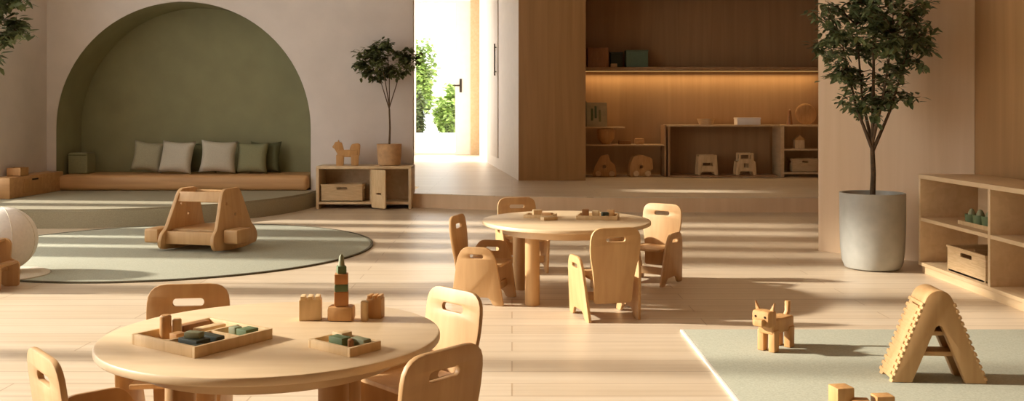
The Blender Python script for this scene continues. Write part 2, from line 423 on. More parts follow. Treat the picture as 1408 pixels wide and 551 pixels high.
cushion('dark olive cushion peeking out behind the rightmost cushion', -3.36, 12.86, .4, .42, .43, 'cushd', 0, 10)
pf = thing('pouf', 'small sage cube pouf in the left corner of the arch', 'pouf', (-5.80, 12.75, .4))
MB().box((0, 0, .14), (.26, .28, .28), bev=.03, seg=3).build('cover', 'cushg', pf)
MB().tube([(-.125, -.142, .25), (.125, -.142, .25)], .005).build('piping', 'cushd', pf)
# left wall ledge
lb = thing('wall_bench', 'low brown wooden ledge bench along the left wall', 'bench', (-5.985, 11.72, .2))
MB().box((0, 0, .125), (.22, 1.32, .25), bev=.012).build('body', 'bench', lb)
dr = MB().box((.117, -.1, .13), (.014, .5, .17), bev=.004).build('drawer', 'toy', lb)
MB().box((.126, -.1, .2), (.008, .14, .02)).build('handle', 'slotshade_eye', dr)  # solid dark strip painted as the shade inside a slot handle
tb = thing('toy_box', 'little open wooden box on the ledge by the left wall', 'box', (-5.97, 11.42, .45), R(4))
MB().box((0, 0, .006), (.16, .22, .012)).box((-.075, 0, .05), (.01, .22, .1)).box((.075, 0, .05), (.01, .22, .1)).box((0, -.105, .05), (.14, .01, .1)).box((0, .105, .05), (.14, .01, .1)).build('body', 'toy', tb)

# ------------------------------------------------------------------ cabinet by the arch
cb = thing('low_cabinet', 'low oak cabinet with two openings beside the green arch', 'cabinet', (-1.87, 12.145, 0))
Wc, Dc, Hc = 1.2, .46, .54
MB().box((0, 0, Hc - .018), (Wc, Dc, .036), bev=.004).box((0, 0, .075), (Wc - .06, Dc, .03), bev=.003).box((-Wc / 2 + .018, 0, .262), (.036, Dc - .004, .522), bev=.003).box((Wc / 2 - .018, 0, .262), (.036, Dc - .004, .522), bev=.003).box((.09, .01, .3), (.03, Dc - .03, .43)).box((0, Dc / 2 - .01, .3), (Wc - .06, .016, .44)).build('carcass', 'shelf', cb)
dor = MB().panel([rrect(0, .02, .24, .5, .02), rrect(.08, .19, .17, .21, .008)], .022, T((.11, -.245, 0)) @ Matrix.Rotation(R(-38), 4, 'Z') @ XZ, .003).build('door', 'toylight', cb)
def crate(label, name, loc, dx, dy, dz, rz=0, mat='wicker', group=None):
    t = thing(name, label, 'crate', loc, rz, group); th = .014
    mb = MB().box((0, 0, th / 2), (dx, dy, th))
    for s_ in (-1, 1):
        mb.panel([rrect(-dx / 2, 0, dx / 2, dz, .012), rrect(-dx * .13, dz * .68, dx * .13, dz * .84, dz * .07)], th, T((0, s_ * (dy / 2 - th / 2), 0)) @ XZ, .002)
        mb.panel([rrect(-dy / 2 + th, 0, dy / 2 - th, dz, .012), rrect(-dy * .15, dz * .68, dy * .15, dz * .84, dz * .07)], th, T((s_ * (dx / 2 - th / 2), 0, 0)) @ YZ, .002)
    mb.build('body', mat, t)
    rm = MB()
    for s_ in (-1, 1):
        rm.box((0, s_ * dy / 2, dz - .008), (dx + .012, .012, .018), bev=.003).box((s_ * dx / 2, 0, dz - .008), (.012, dy - .012, .018), bev=.003)
    rm.build('rim', mat, t)
    return t
crate('pale wooden crate with slot handle inside the low cabinet', 'storage_crate', (-2.15, 12.09, .09), .52, .3, .22)

def quadruped(name, label, loc, rz, L_, mat, group=None, horse=False):
    """chunky wooden toy animal; head towards local -Y"""
    t = thing(name, label, 'toy animal', loc, rz, group)
    wd = L_ * .42; bh = L_ * .42; lg = L_ * .42; lw_ = .19 if horse else .12
    MB().box((0, 0, lg + bh * .42), (wd, L_, bh * .85), bev=L_ * .07, seg=3).build('body', mat, t)
    for sx in (-1, 1):
        for sy in (-1, 1):
            MB().panel([rounded([(-L_ * lw_, 0), (L_ * lw_ * .85, 0), (L_ * lw_, lg * 1.25), (-L_ * lw_, lg * 1.25)], L_ * .03)], wd * .4, T((sx * wd * .36, sy * L_ * .36, 0)) @ YZ, .004).build('leg', mat, t)
    if horse:
        MB().panel([rounded([(-.62 * L_, lg + bh * .95), (-.75 * L_, lg + bh * 1.15), (-.58 * L_, lg + bh * 1.8), (-.28 * L_, lg + bh * 1.7), (-.14 * L_, lg + bh * .5), (-.45 * L_, lg + bh * .2)], L_ * .06)], wd * .7, YZ, .006).build('head', mat, t)
        for sx in (-1, 1): MB().lathe([(L_ * .045, 0), (L_ * .035, L_ * .08), (0, L_ * .13)], (sx * wd * .2, -.44 * L_, lg + bh * 1.7), 10).build('ear', mat, t)
        MB().panel([rounded([(.12 * L_, lg + bh * .3), (.58 * L_, lg + bh * .1), (.62 * L_, lg + bh * 1.45), (.5 * L_, lg + bh * 1.6), (.2 * L_, lg + bh * 1.5), (.1 * L_, lg + bh * 1.0)], L_ * .07)], wd * .8, YZ, .006).build('rump', mat, t)
        e0 = Vector((0, -.62 * L_, lg + bh * 1.35))
    else:
        hc = Vector((0, -L_ * .55, lg + bh * .95))
        MB().box(hc, (wd * 1.15, L_ * .36, bh * .95), bev=L_ * .08, seg=3).build('head', mat, t)
        MB().box(hc + Vector((0, -L_ * .2, -bh * .18)), (wd * .62, L_ * .2, bh * .42), bev=L_ * .05, seg=3).build('muzzle', mat, t)
        for sx in (-1, 1):
            MB().panel([rounded([(-.06 * L_, 0), (.06 * L_, 0), (.08 * L_ * sx, .24 * L_)], L_ * .03)], L_ * .07, T(hc + Vector((sx * wd * .44, L_ * .04, bh * .4))) @ XZ, .003).build('ear', mat, t)
            MB().sphere(hc + Vector((sx * wd * .3, -L_ * .18, bh * .14)), L_ * .028).build('eye', 'slotshade_eye', t)
        MB().tube([(0, L_ * .44, lg + bh * .7), (0, L_ * .53, lg + bh * 1.0), (0, L_ * .55, lg + bh * 1.6)], [L_ * .07, L_ * .07, L_ * .075], 10).build('tail', mat, t)
    return t
quadruped('toy_horse', 'chunky wooden toy animal standing on the low oak cabinet', (-2.1, 12.08, .54), R(-82), .26, 'toy', horse=True)

# ------------------------------------------------------------------ potted trees
def tree(name, label, loc, pot_prof, pot_mat, soil_z, soil_r, fork, tops, leaf_spec, seed, cull=None, foliage='leaf', tr=.02, wall=.012, crown=None):
    rng = random.Random(seed); t = thing(name, label, 'potted tree', loc)
    H_ = pot_prof[-1][1]; rt = pot_prof[-1][0]
    MB().lathe([(0, 0)] + pot_prof + [(rt - wall, H_), (rt - wall - .01, soil_z - .01), (0, soil_z - .01)], seg=40).build('pot', pot_mat, t)
    MB().lathe([(0, soil_z + .01), (soil_r * .6, soil_z + .008), (soil_r, soil_z - .004), (soil_r, soil_z - .012), (0, soil_z - .012)], seg=24).build('soil', 'soil', t)
    tb = MB(); tb.tube([(0, 0, soil_z - .01), (.008, 0, (soil_z + fork) / 2), (0, 0, fork)], [tr, tr * .85, tr * .75])
    fb = MB(); n, size, spread = leaf_spec
    twigs = []; nodes = []
    for l in tops:
        pts_ = [Vector(q) for q in l]
        tb.tube(pts_, [tr * .62, tr * .42, tr * .18], 6)
        for k in range(12):
            u = .35 + .65 * k / 11; nodes.append(pts_[1].lerp(pts_[2], (u - .35) / .65))
    cc, cr_, nt_ = crown
    while len(twigs) < nt_:
        q = Vector((rng.uniform(-1, 1), rng.uniform(-1, 1), rng.uniform(-1, 1)))
        if not .3 < q.length < 1: continue
        tip = Vector((cc[0] + q.x * cr_[0], cc[1] + q.y * cr_[1], cc[2] + q.z * cr_[2]))
        if cull and cull(Vector(loc) + tip): continue
        low = [m for m in nodes if m.z < tip.z + .08] or nodes
        base = min(low, key=lambda m: (m - tip).length)
        tb.tube([base, base.lerp(tip, .5) + Vector((0, 0, .03)), tip], [tr * .2, tr * .15, tr * .08], 5, False)
        twigs.append((base.lerp(tip, .35), tip))
    for k in range(n):
        a, b_ = rng.choice(twigs)
        p = a.lerp(b_, rng.uniform(.2, 1.05)) + Vector((rng.gauss(0, .02), rng.gauss(0, .02), rng.gauss(0, .02)))
        if cull and cull(Vector(loc) + p): continue
        leaf_mesh(fb, p, size, rng)
    tb.build('trunk', 'bark', t); fb.build('foliage', foliage, t)
    return t
def cull_r(p):   # stays clear of the angled wall
    return (p.x - 2.67) * .687 + (p.y - 8.24) * .726 > -.12
rng = random.Random(11)
limbs = [((0, 0, .92), (-.12, .02, 1.25), (-.22, .04, 1.75)), ((0, 0, .90), (.13, -.02, 1.22), (.26, -.04, 1.7)), ((0, 0, .98), (.04, -.1, 1.3), (.08, -.2, 1.8)), ((0, 0, .95), (-.04, .1, 1.3), (-.06, .18, 1.9)), ((0, 0, .9), (.01, 0, 1.6), (0, 0, 2.5))]
tree('potted_tree', 'tall leafy tree in big pale grey pot by the right wall', (2.79, 7.32, 0),
     [(.17, 0), (.205, .012), (.225, .06), (.237, .16), (.242, .35), (.243, .585)], 'potgrey', .54, .22, .92, limbs, (4400, .075, 0), 5, cull_r, 'leafdark', .024, .02,
     crown=((0, 0, 1.86), (.48, .42, .74), 230))
limbs = [((0, 0, .72), (-.1, -.02, 1.05), (-.26, -.05, 1.36)), ((0, 0, .74), (.1, -.02, 1.05), (.2, -.05, 1.38)), ((0, 0, .72), (.0, 0, 1.1), (-.02, -.02, 1.5)), ((0, 0, .76), (-.05, -.05, 1.1), (-.12, -.1, 1.42))]
tree('potted_tree', 'small umbrella-shaped tree in tan pot on the low oak cabinet', (-1.57, 12.1, .54),
     [(.125, 0), (.14, .01), (.152, .12), (.158, .275)], 'potwood', .25, .14, .72, limbs, (1400, .085, 0), 8, lambda p: p.y > 12.34, 'leaf', .014,
     crown=((-.04, -.05, 1.34), (.48, .22, .27), 80))
limbs = [((0, 0, 1.1), (.3, .05, 1.5), (.68, .05, 1.78)), ((0, 0, 1.15), (.2, -.1, 1.6), (.6, -.05, 2.05)), ((0, 0, 1.1), (-.1, .1, 1.5), (-.2, .1, 2.0)), ((0, 0, 1.1), (.05, 0, 1.6), (.1, 0, 2.2))]
tree('potted_tree', 'leafy branch of a tree reaching in at the upper left corner', (-4.3, 6.85, 0),
     [(.15, 0), (.17, .012), (.19, .16), (.2, .45)], 'potgrey', .41, .18, 1.15, limbs, (2600, .08, 0), 6, None, 'leafdark', .022, .02,
     crown=((.4, 0, 1.88), (.42, .3, .36), 110))

# ------------------------------------------------------------------ tables and chairs
def round_table(label, loc, legs, sy=1.0, sx=1.0):
    t = thing('round_table', label, 'table', loc, 0, 'round children tables')
    MB().lathe([(0, .473), (.54, .473), (.547, .475), (.55, .479), (.55, .493), (.547, .498), (.542, .5), (0, .5)], seg=80, sx=sx, sy=sy).build('tabletop', 'table', t)
    ap = MB().lathe([(.40, .42), (.42, .42), (.42, .473), (.40, .473), (.40, .42)], seg=64, sx=sx, sy=sy).build('apron', 'table', t)
    for lx, ly in legs:
        MB().lathe([(0, 0), (.042, 0), (.046, .006), (.046, .473), (0, .473)], (lx, ly, 0), 24).build('leg', 'ply', t)
    return t
NT = (-.75, 2.97); FT = (.356, 6.2)
round_table('near round wooden table with block towers and big tray', (NT[0], NT[1], 0), [(-.27, -.06), (.21, -.11), (-.27, .14), (.21, .12)], .92, .95)
round_table('far round wooden table in the middle of the room', (FT[0], FT[1], 0), [(.38 * math.cos(R(a)), .38 * math.sin(R(a))) for a in (-127, -37, 53, 143)], 1.06, 1.0)

def make_chair():
    t = thing('toddler_chair', 'chair', 'chair')
    th = .018
    # back board: leans slightly, slot near the rounded top, waisted bottom
    bo = rounded([(-.115, .10), (.115, .10), (.125, .26), (.155, .40), (.15, .545), (-.15, .545), (-.155, .40), (-.125, .26)], [.02, .02, .05, .06, .075, .075, .06, .05])
    MB().panel([bo, rrect(-.058, .462, .058, .49, .013)], th, T((0, -.135, 0)) @ Matrix.Translation((0, 0, .10)) @ Matrix.Rotation(R(7), 4, 'X') @ Matrix.Translation((0, 0, -.10)) @ XZ, .004).build('backrest', 'ply', t)
    so_ = rounded([(-.175, 0), (-.10, 0), (-.07, .05), (.08, .05), (.10, 0), (.17, 0), (.125, .30), (.085, .365), (-.085, .365), (-.125, .30)], [.012, .02, .03, .03, .02, .012, .05, .05, .05, .05])
    for sx in (-1, 1):
        MB().panel([so_, rrect(-.045, .295, .045, .32, .012)], th, T((sx * .15, 0, 0)) @ Matrix.Rotation(R(sx * 5), 4, 'Y') @ YZ, .004).build('side_panel', 'ply', t)
    MB().box((0, .01, .245), (.262, .27, th), bev=.006).build('seat', 'ply', t)
    MB().box((0, .10, .1), (.284, th, .05), bev=.004).build('stretcher', 'ply', t)
    return t
chair0 = make_chair()
used = []
def chair(label, x, y, face, group):
    o = chair0 if not used else copy_tree(chair0)
    used.append(o)
    o.location = (x, y, 0); o.rotation_euler.z = math.atan2(face[1], face[0]) - math.pi / 2
    o['label'] = label; o['category'] = 'chair'; o['group'] = group
g = 'chairs around the near table'
chair('wooden chair behind the near table, only its back showing above it', -1.21, 3.42, (.12, -1), g)
chair('sunlit pale chair at the right edge of the near table', -.345, 3.37, (-.72, -.69), g)
chair('shaded chair seen from behind at front right of the near table', -.325, 2.73, (-.74, .67), g)
chair('chair at the lower left corner, its back turned to view', -1.125, 2.68, (.75, .66), g)
g = 'chairs around the far table'
chair('chair left of the far table, facing right in sunlight', -.175, 6.05, (.96, -.26), g)
chair('chair behind the far table, partly hidden by its top', .08, 7.2, (.25, -1), g)
chair('chair at right of the far table with sunlit backrest', .99, 6.72, (-.55, -.8), g)
chair('chair in front of the far table, back towards the viewer', .545, 5.59, (-.22, .8), g)

# ------------------------------------------------------------------ trays and blocks
def tray(label, loc, rz, dx, dy, h, group, divs=()):
    t = thing('wooden_tray', label, 'tray', loc, rz, group); th = .012
    MB().box((0, 0, .004), (dx - .004, dy - .004, .008)).build('base', 'toylight', t)
    mb = MB()
    for s_ in (-1, 1):
        mb.box((0, s_ * (dy / 2 - th / 2), h / 2), (dx, th, h), bev=.002).box((s_ * (dx / 2 - th / 2), 0, h / 2), (th, dy - 2 * th, h), bev=.002)
    mb.build('rim', 'toylight', t)
    for (x, y, lx, ly) in divs: MB().box((x, y, .006 + h * .35), (lx, ly, h * .7)).build('divider', 'toylight', t)
    return t
def item(name, label, cat, mb, mat, loc, rz=0, group=None):
    return tag(mb.build(name, mat, None, loc, rz), label, cat, group)
def local(c, rz, x, y): return (c[0] + x * math.cos(rz) - y * math.sin(rz), c[1] + x * math.sin(rz) + y * math.cos(rz))
TZ = .5
tc = (-.935, 2.86); ta = R(56)
tray('larger wooden tray of coloured blocks on the near table', (*tc, TZ), ta, .285, .295, .032, 'trays on the near table', [(.0, .0, .261, .008), (.03, -.07, .008, .13)])
G = 'pieces in the larger tray'
def put(name, label, cat, mb, mat, x, y, z=TZ + .008, rz=0, c=tc, a=ta, group=G):
    p = local(c, a, x, y); return item(name, label, cat, mb, mat, (p[0], p[1], z), a + rz, group)
blk = lambda dx, dy, dz, bev=.004: MB().box((0, 0, dz / 2), (dx, dy, dz), bev=bev)
peg = lambda r, h: MB().lathe([(0, 0), (r, 0), (r, h - .004), (r - .004, h), (0, h)], seg=20)
put('wooden_peg', 'taller upright wooden peg at the left corner of larger tray', 'peg', peg(.017, .07), 'toy', -.055, .105)
put('wooden_peg', 'shorter upright wooden peg beside the tall tray peg', 'peg', peg(.014, .055), 'toylight', -.022, .095)
put('toy_block', 'long dark green block at the front of larger tray', 'block', blk(.05, .085, .03), 'tdark', -.085, -.07)
put('toy_block', 'flat dark green block nearest the tray front corner', 'block', blk(.04, .03, .022), 'tdark', -.11, -.12 + .0)
put('toy_block', 'sage green block lying on the long dark green block', 'block', blk(.03, .05, .018), 'tgrey', -.085, -.07, TZ + .038, R(20))
put('toy_block', 'dark bar lying across the middle of larger tray', 'block', blk(.03, .10, .03), 'tdark', -.03, -.07)
put('toy_block', 'green block at the right end of larger tray', 'block', blk(.05, .045, .03), 'tgreen', .085, -.1)
put('toy_block', 'pale green cube near the right rim of larger tray', 'block', blk(.03, .03, .028), 'tgrey', .085, -.045)
put('toy_block', 'brown bar in the rear left of larger tray', 'block', blk(.10, .03, .03), 'toydark', .045, .1)
put('toy_block', 'pale flat plank in the rear middle of larger tray', 'block', blk(.10, .035, .024), 'toylight', .06, .045)
put('toy_block', 'amber square block beside the upright pegs in larger tray', 'block', blk(.035, .035, .026), 'toy', -.06, .04)
tc2 = (-.492, 2.775); ta2 = R(-39)
tray('smaller wooden tray on the near table, below the towers', (*tc2, TZ), ta2 + R(90), .12, .185, .026, 'trays on the near table')
G2 = 'pieces in the smaller tray'
def put2(name, label, cat, mb, mat, x, y, z=TZ + .008, rz=0): return put(name, label, cat, mb, mat, x, y, z, rz, tc2, ta2 + R(90), G2)
put2('toy_block', 'pale wooden box block at the rear of smaller tray', 'block', blk(.04, .045, .034), 'toylight', .022, .035)
put2('toy_block', 'green oblong block in the middle of smaller tray', 'block', blk(.035, .06, .032), 'tgreen', -.018, .0)
put2('toy_block', 'sage oblong block at the right of smaller tray', 'block', blk(.03, .06, .026), 'tgrey', .022, -.045)
put2('wooden_peg', 'small brown peg at the right corner of smaller tray', 'peg', peg(.009, .036), 'toydark', -.03, -.062)
# block towers
G3 = 'building blocks on the near table'
def castle(w_, d_, h_, m_):
    mb = MB().box((0, 0, h_ / 2), (w_, d_, h_), bev=.003)
    n = 3
    for k in range(n):
        x = -w_ / 2 + w_ * (k + .5) / n
        mb.box((x, 0, h_ + m_ / 2 - .002), (w_ / n * .62, d_, m_), bev=.002)
    return mb
item('castle_block', 'pale notched castle block left of the tall tower', 'block', castle(.072, .05, .07, .013), 'toylight', (-.675, 3.17, TZ), R(6), G3)
item('toy_block', 'wide amber block at the foot of the tall tower', 'block', blk(.085, .06, .05, .012), 'toy', (-.570, 3.16, TZ), R(-4), G3)
z = TZ + .05
for lab, mat, h_, wd in (('lowest amber block of the tall tower column', 'torange', .048, .046), ('green middle block of the tall tower column', 'tgreen', .024, .044), ('upper amber block of the tall tower column', 'torange', .034, .044)):
    item('toy_block', lab, 'block', blk(wd, wd, h_, .003), mat, (-.570, 3.16, z), R(8), G3); z += h_
item('toy_block', 'small teal green block near the top of the tower', 'block', blk(.03, .03, .026, .004), 'tgreen', (-.570, 3.16, z), R(20), G3); z += .026
item('wooden_peg', 'thin pointed peg on top of the tall tower', 'peg', MB().lathe([(0, 0), (.011, 0), (.008, .03), (.003, .038), (0, .039)], seg=14), 'tgrey', (-.570, 3.16, z), 0, G3)
item('castle_block', 'amber notched castle block right of the tall tower', 'block', castle(.052, .045, .068, .012), 'toy', (-.462, 3.20, TZ), R(-8), G3)
item('wooden_peg', 'round wooden peg in front of the right castle block', 'peg', peg(.013, .066), 'toylight', (-.492, 3.155, TZ), 0, G3)
# far table
G4 = 'play things on the far table'
t1 = (.19, 6.34); tray('small tray at left on the far table', (*t1, TZ), R(-14), .2, .15, .022, G4)
item('toy_block', 'pale cube standing in the left tray of far table', 'block', blk(.06, .05, .04), 'toylight', (t1[0] - .02, t1[1] + .02, TZ + .008), R(10), G4)
item('toy_block', 'flat amber block in the left tray of far table', 'block', blk(.07, .04, .025), 'toy', (t1[0] + .045, t1[1] - .03, TZ + .008), R(-20), G4)
item('toy_block', 'loose pale block beside the left tray on far table', 'block', blk(.1, .06, .022), 'toylight', (t1[0] + .05, t1[1] - .17, TZ), R(24), G4)
t2 = (.57, 6.27); tray('larger tray at right on the far table', (*t2, TZ), R(-10), .27, .2, .026, G4)
for lab, x, y, mat, dz in (('brown block at left in the right tray of far table', -.08, .03, 'toydark', .05), ('pale block in the middle of the far right tray', -.01, .04, 'toylight', .04), ('dark green block in the far right tray', .045, -.02, 'tdark', .035), ('amber block at the right end of far right tray', .09, .04, 'toy', .045)):
    item('toy_block', lab, 'block', blk(.045, .045, dz), mat, (t2[0] + x, t2[1] + y, TZ + .008), R(rnd.uniform(-20, 20)), G4)

# ------------------------------------------------------------------ rocker, ball, stool, mat on the left
rk = thing('toy_rocker', 'wooden rocking toy with two tall side panels on the round rug', 'rocker', (-2.68, 8.36, .016), R(-15))
prof = rounded([(-.36, .075), (-.33, .02), (-.12, 0), (.12, 0), (.33, .02), (.36, .075), (.34, .15), (.28, .19), (.145, .50), (.10, .53), (-.10, .53), (-.145, .50), (-.28, .19), (-.34, .15)], .04)
for sx in (-1, 1):
    MB().panel([prof, circ(.02, .30, .014), circ(-.08, .16, .016), circ(.08, .16, .016), circ(-.10, .40, .014)], .034, T((sx * .265, 0, 0)) @ Matrix.Rotation(R(-sx * 6), 4, 'Y') @ T((0, 0, 0)) @ YZ, .005).build('side_panel', 'ply', rk)
    MB().panel([rounded([(-.11, .01), (.06, .0), (.12, .05), (.12, .13), (-.11, .13)], .02)], .13, T((sx * .355, -.22 + .1 * (sx > 0), .06)) @ YZ, .008).build('foot_rest', 'ply', rk)
MB().box((0, -.27, .115), (.5, .03, .11), bev=.006).build('front_board', 'ply', rk)
MB().box((0, .27, .115), (.5, .03, .09), bev=.006).build('back_board', 'ply', rk)
MB().box((0, -.135, .455), (.44, .03, .09), rot=Euler((R(-14), 0, 0)), bev=.008).build('handle_bar', 'ply', rk)
MB().box((0, .12, .46), (.44, .03, .08), rot=Euler((R(14), 0, 0)), bev=.008).build('backrest', 'ply', rk)
MB().box((0, .02, .17), (.5, .46, .022), bev=.005).build('seat', 'ply', rk)

tag(MB().lathe([(0, 0), (.33, 0), (.34, .006), (.34, .018), (.33, .024), (0, .024)], seg=48).build('floor_mat', 'matcream', None, (-3.76, 6.93, .0)), 'thin cream mat under the white ball', 'mat')
bl = thing('floor_ball', 'big white ball at the left edge by the round rug', 'ball', (-3.78, 7.0, .024))
MB().sphere((0, 0, .24), .247, (1, 1, .975)).build('skin', 'ball', bl)
sm = MB()
for k in range(4):
    a = math.pi * k / 4
    sm.tube([(.2475 * math.cos(a) * math.cos(t), .2475 * math.sin(a) * math.cos(t), .24 + .241 * math.sin(t)) for t in [2 * math.pi * j / 48 for j in range(49)]], .0022, 5, False)
sm.build('seam', 'matcream', bl)
sl = thing('step_stool', 'small rounded wooden step stool cut off by the left edge', 'stool', (-3.69, 6.44, 0))
sp_ = rounded([(-.24, 0), (-.16, 0), (-.12, .06), (.12, .06), (.16, 0), (.27, 0), (.275, .17), (.21, .19), (.225, .335), (-.22, .335)], [.02, .02, .03, .03, .02, .02, .04, .02, .07, .07])
for sy in (-1, 1): MB().panel([sp_, rrect(-.06, .25, .06, .28, .014)], .022, T((0, sy * .12, 0)) @ XZ, .005).build('side_panel', 'ply', sl)
MB().box((.0, 0, .322), (.36, .222, .02), bev=.005).build('top_step', 'ply', sl)
MB().box((.235, 0, .168), (.06, .222, .02), bev=.005).build('low_step', 'ply', sl)
MB().box((0, 0, .12), (.4, .222, .02), bev=.004).build('stretcher', 'ply', sl)

# ------------------------------------------------------------------ right side: dog, climbing triangle, blocks, shelf
quadruped('toy_dog', 'small wooden toy dog standing on the rectangular sage rug', (1.33, 4.76, .012), R(-46), .205, 'toy')
af = thing('climbing_triangle', 'small wooden climbing triangle on the rectangular sage rug', 'climbing frame', (1.875, 4.22, .012), R(-4))
arc_ = [(.062 * math.cos(R(t)), .343 + .062 * math.sin(R(t))) for t in range(22, 159, 8)]
ao = rounded([(.115, 0), (.205, 0)], 0) + arc_ + [(-.205, 0), (-.115, 0)] + [(-.022, .225), (-.012, .245), (0, .252), (.012, .245), (.022, .225)]
for sy in (-1, 1): MB().panel([ao], .04, T((0, sy * .066, 0)) @ XZ, .005).build('side_frame', 'ply', af)
sl_ = math.atan2(.145, .36)
for sx in (-1, 1):
    MB().box((sx * .132, 0, .17), (.02, .10, .34), rot=Euler((0, -sx * sl_, 0)), bev=.003).build('ramp_board', 'ply', af)
    for k in range(13):
        f = (k + .8) / 13.5
        MB().box((sx * (.203 - .145 * f + .002), 0, .36 * f), (.014, .176, .017), rot=Euler((0, -sx * sl_, 0)), bev=.004).build('tread', 'ply', af)
MB().tube([(0, -.07, .343), (0, .07, .343)], .0615, 28).build('ridge', 'ply', af)
for z_, w_ in ((.12, .25), (.21, .17)): MB().box((0, .0, z_), (w_, .10, .02), bev=.004).build('rung', 'ply', af)
G5 = 'loose blocks on the rectangular rug'
item('toy_block', 'amber cube block at the bottom edge on the right rug', 'block', blk(.075, .075, .08, .006), 'toy', (1.33, 3.82, .012), R(12), G5)
item('toy_block', 'low flat block beside the amber cube on the rug', 'block', blk(.07, .06, .035, .005), 'toy', (1.395, 3.79, .012), R(-8), G5)
item('toy_block', 'wide low block right of the amber cube at the bottom edge', 'block', blk(.075, .06, .05, .005), 'toy', (1.49, 3.80, .012), R(5), G5)

sh = thing('storage_shelf', 'low open oak shelf unit along the right wall', 'shelf', (3.06, 7.12, 0))
D, LN, HS = .45, 2.1, .74   # local x = depth, local -y = length
MB().box((D / 2, -LN / 2, HS - .016), (D, LN, .032), bev=.003).build('top_board', 'shelf', sh)
MB().box((D / 2 + .012, -LN / 2, .03), (D - .024, LN - .02, .06), bev=.002).build('plinth', 'shelf', sh)
MB().box((D / 2, -LN / 2, .072), (D, LN, .026), bev=.003).build('bottom_board', 'shelf', sh)
MB().box((D - .008, -LN / 2, .4), (.014, LN - .06, .63)).build('back_panel', 'shelf', sh)
for y in (-.015, -1.05, -LN + .015): MB().box((D / 2 - .004, y, .397), (D - .012, .03, .624), bev=.002).build('upright', 'shelf', sh)
for y0, y1 in ((-.03, -1.035), (-1.065, -LN + .03)): MB().box((D / 2 - .006, (y0 + y1) / 2, .405), (D - .018, y0 - y1, .026), bev=.002).build('middle_board', 'shelf', sh)
crate('pale wooden crate on the lower level of the right shelf', 'storage_crate', (3.24, 6.44, .086), .3, .54, .18, 0, 'wicker')
tray('long wooden tray of green pots on the upper right shelf', (3.22, 6.45, .419), R(90), .42, .16, .028, None)
G6 = 'green pots on the right shelf tray'
def pot(label, x, y, r, h, mat):
    t = thing('toy_pot', label, 'pot', (x, y, .426), 0, G6)
    MB().lathe([(0, 0), (r * .8, 0), (r * .9, .004), (r, h), (r * .86, h), (r * .8, h * .5), (0, h * .5)], seg=24).build('body', mat, t)
    MB().lathe([(0, h * .5), (r * .7, h * .5), (r * .5, h + .012), (r * .25, h + .035), (0, h + .04)], seg=14).build('knob', 'tgrey', t)
pot('leftmost dark green pot on the shelf tray', 3.2, 6.58, .045, .07, 'tgreen')
pot('middle green pot on the shelf tray', 3.2, 6.46, .048, .075, 'tgreen')
pot('rightmost green pot on the shelf tray', 3.2, 6.33, .054, .08, 'tgreen')

# ------------------------------------------------------------------ wood niche at the back
NB = 15.96
ws = thing('wall_shelf', 'long high shelf with warm light strip across the wood niche', 'shelf', (3.15, 15.72, 1.93))
MB().box((0, 0, .02), (4.04, .48, .04), bev=.004).box((0, -.23, -.012), (4.04, .02, .03), bev=.003).build('board', 'niche', ws)
MB().box((0, .2, -.008), (4.0, .02, .014)).build('light_strip', 'led', ws)
al = bpy.data.lights.new('shelf_light', 'AREA'); ao_ = bpy.data.objects.new('shelf_light', al); COL.objects.link(ao_)
al.shape = 'RECTANGLE'; al.size = 4.0; al.size_y = .03; al.energy = 13; al.color = (1, .68, .33)
ao_.location = (3.15, 15.84, 1.905); ao_.rotation_euler = (R(-14), 0, 0)
# left shelf unit
lu = thing('niche_shelf', 'dark two level shelf unit at the left of the wood niche', 'shelf', (1.14, 15.68, .18))
MB().box((.69, 0, .51), (1.33, .40, .022), bev=.003).build('middle_board', 'shelf', lu)
MB().box((.36, 0, .80), (.70, .40, .022), bev=.003).build('top_board', 'shelf', lu)
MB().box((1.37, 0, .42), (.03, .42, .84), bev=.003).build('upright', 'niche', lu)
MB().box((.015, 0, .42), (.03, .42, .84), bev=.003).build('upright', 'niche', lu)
# middle unit
mu = thing('niche_shelf', 'wide open shelf unit in the middle of the wood niche', 'shelf', (2.55, 15.65, .18))
MB().box((.90, 0, .83), (1.82, .5, .03), bev=.003).build('top_board', 'shelf', mu)
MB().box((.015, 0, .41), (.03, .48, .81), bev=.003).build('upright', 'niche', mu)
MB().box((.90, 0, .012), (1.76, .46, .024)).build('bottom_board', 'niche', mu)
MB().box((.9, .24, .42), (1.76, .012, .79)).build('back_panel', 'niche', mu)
ru = thing('niche_shelf', 'narrow cubby unit at the right of the wood niche', 'shelf', (4.37, 15.65, .18))
MB().box((.035, 0, .42), (.06, .5, .84), bev=.003).build('upright', 'shelf', ru)
MB().box((.79, 0, .42), (.03, .5, .84), bev=.003).build('upright', 'shelf', ru)
for z_, nm in ((.83, 'top_board'), (.44, 'middle_board'), (.06, 'bottom_board')): MB().box((.42, 0, z_), (.71, .49, .028), bev=.003).build(nm, 'shelf', ru)
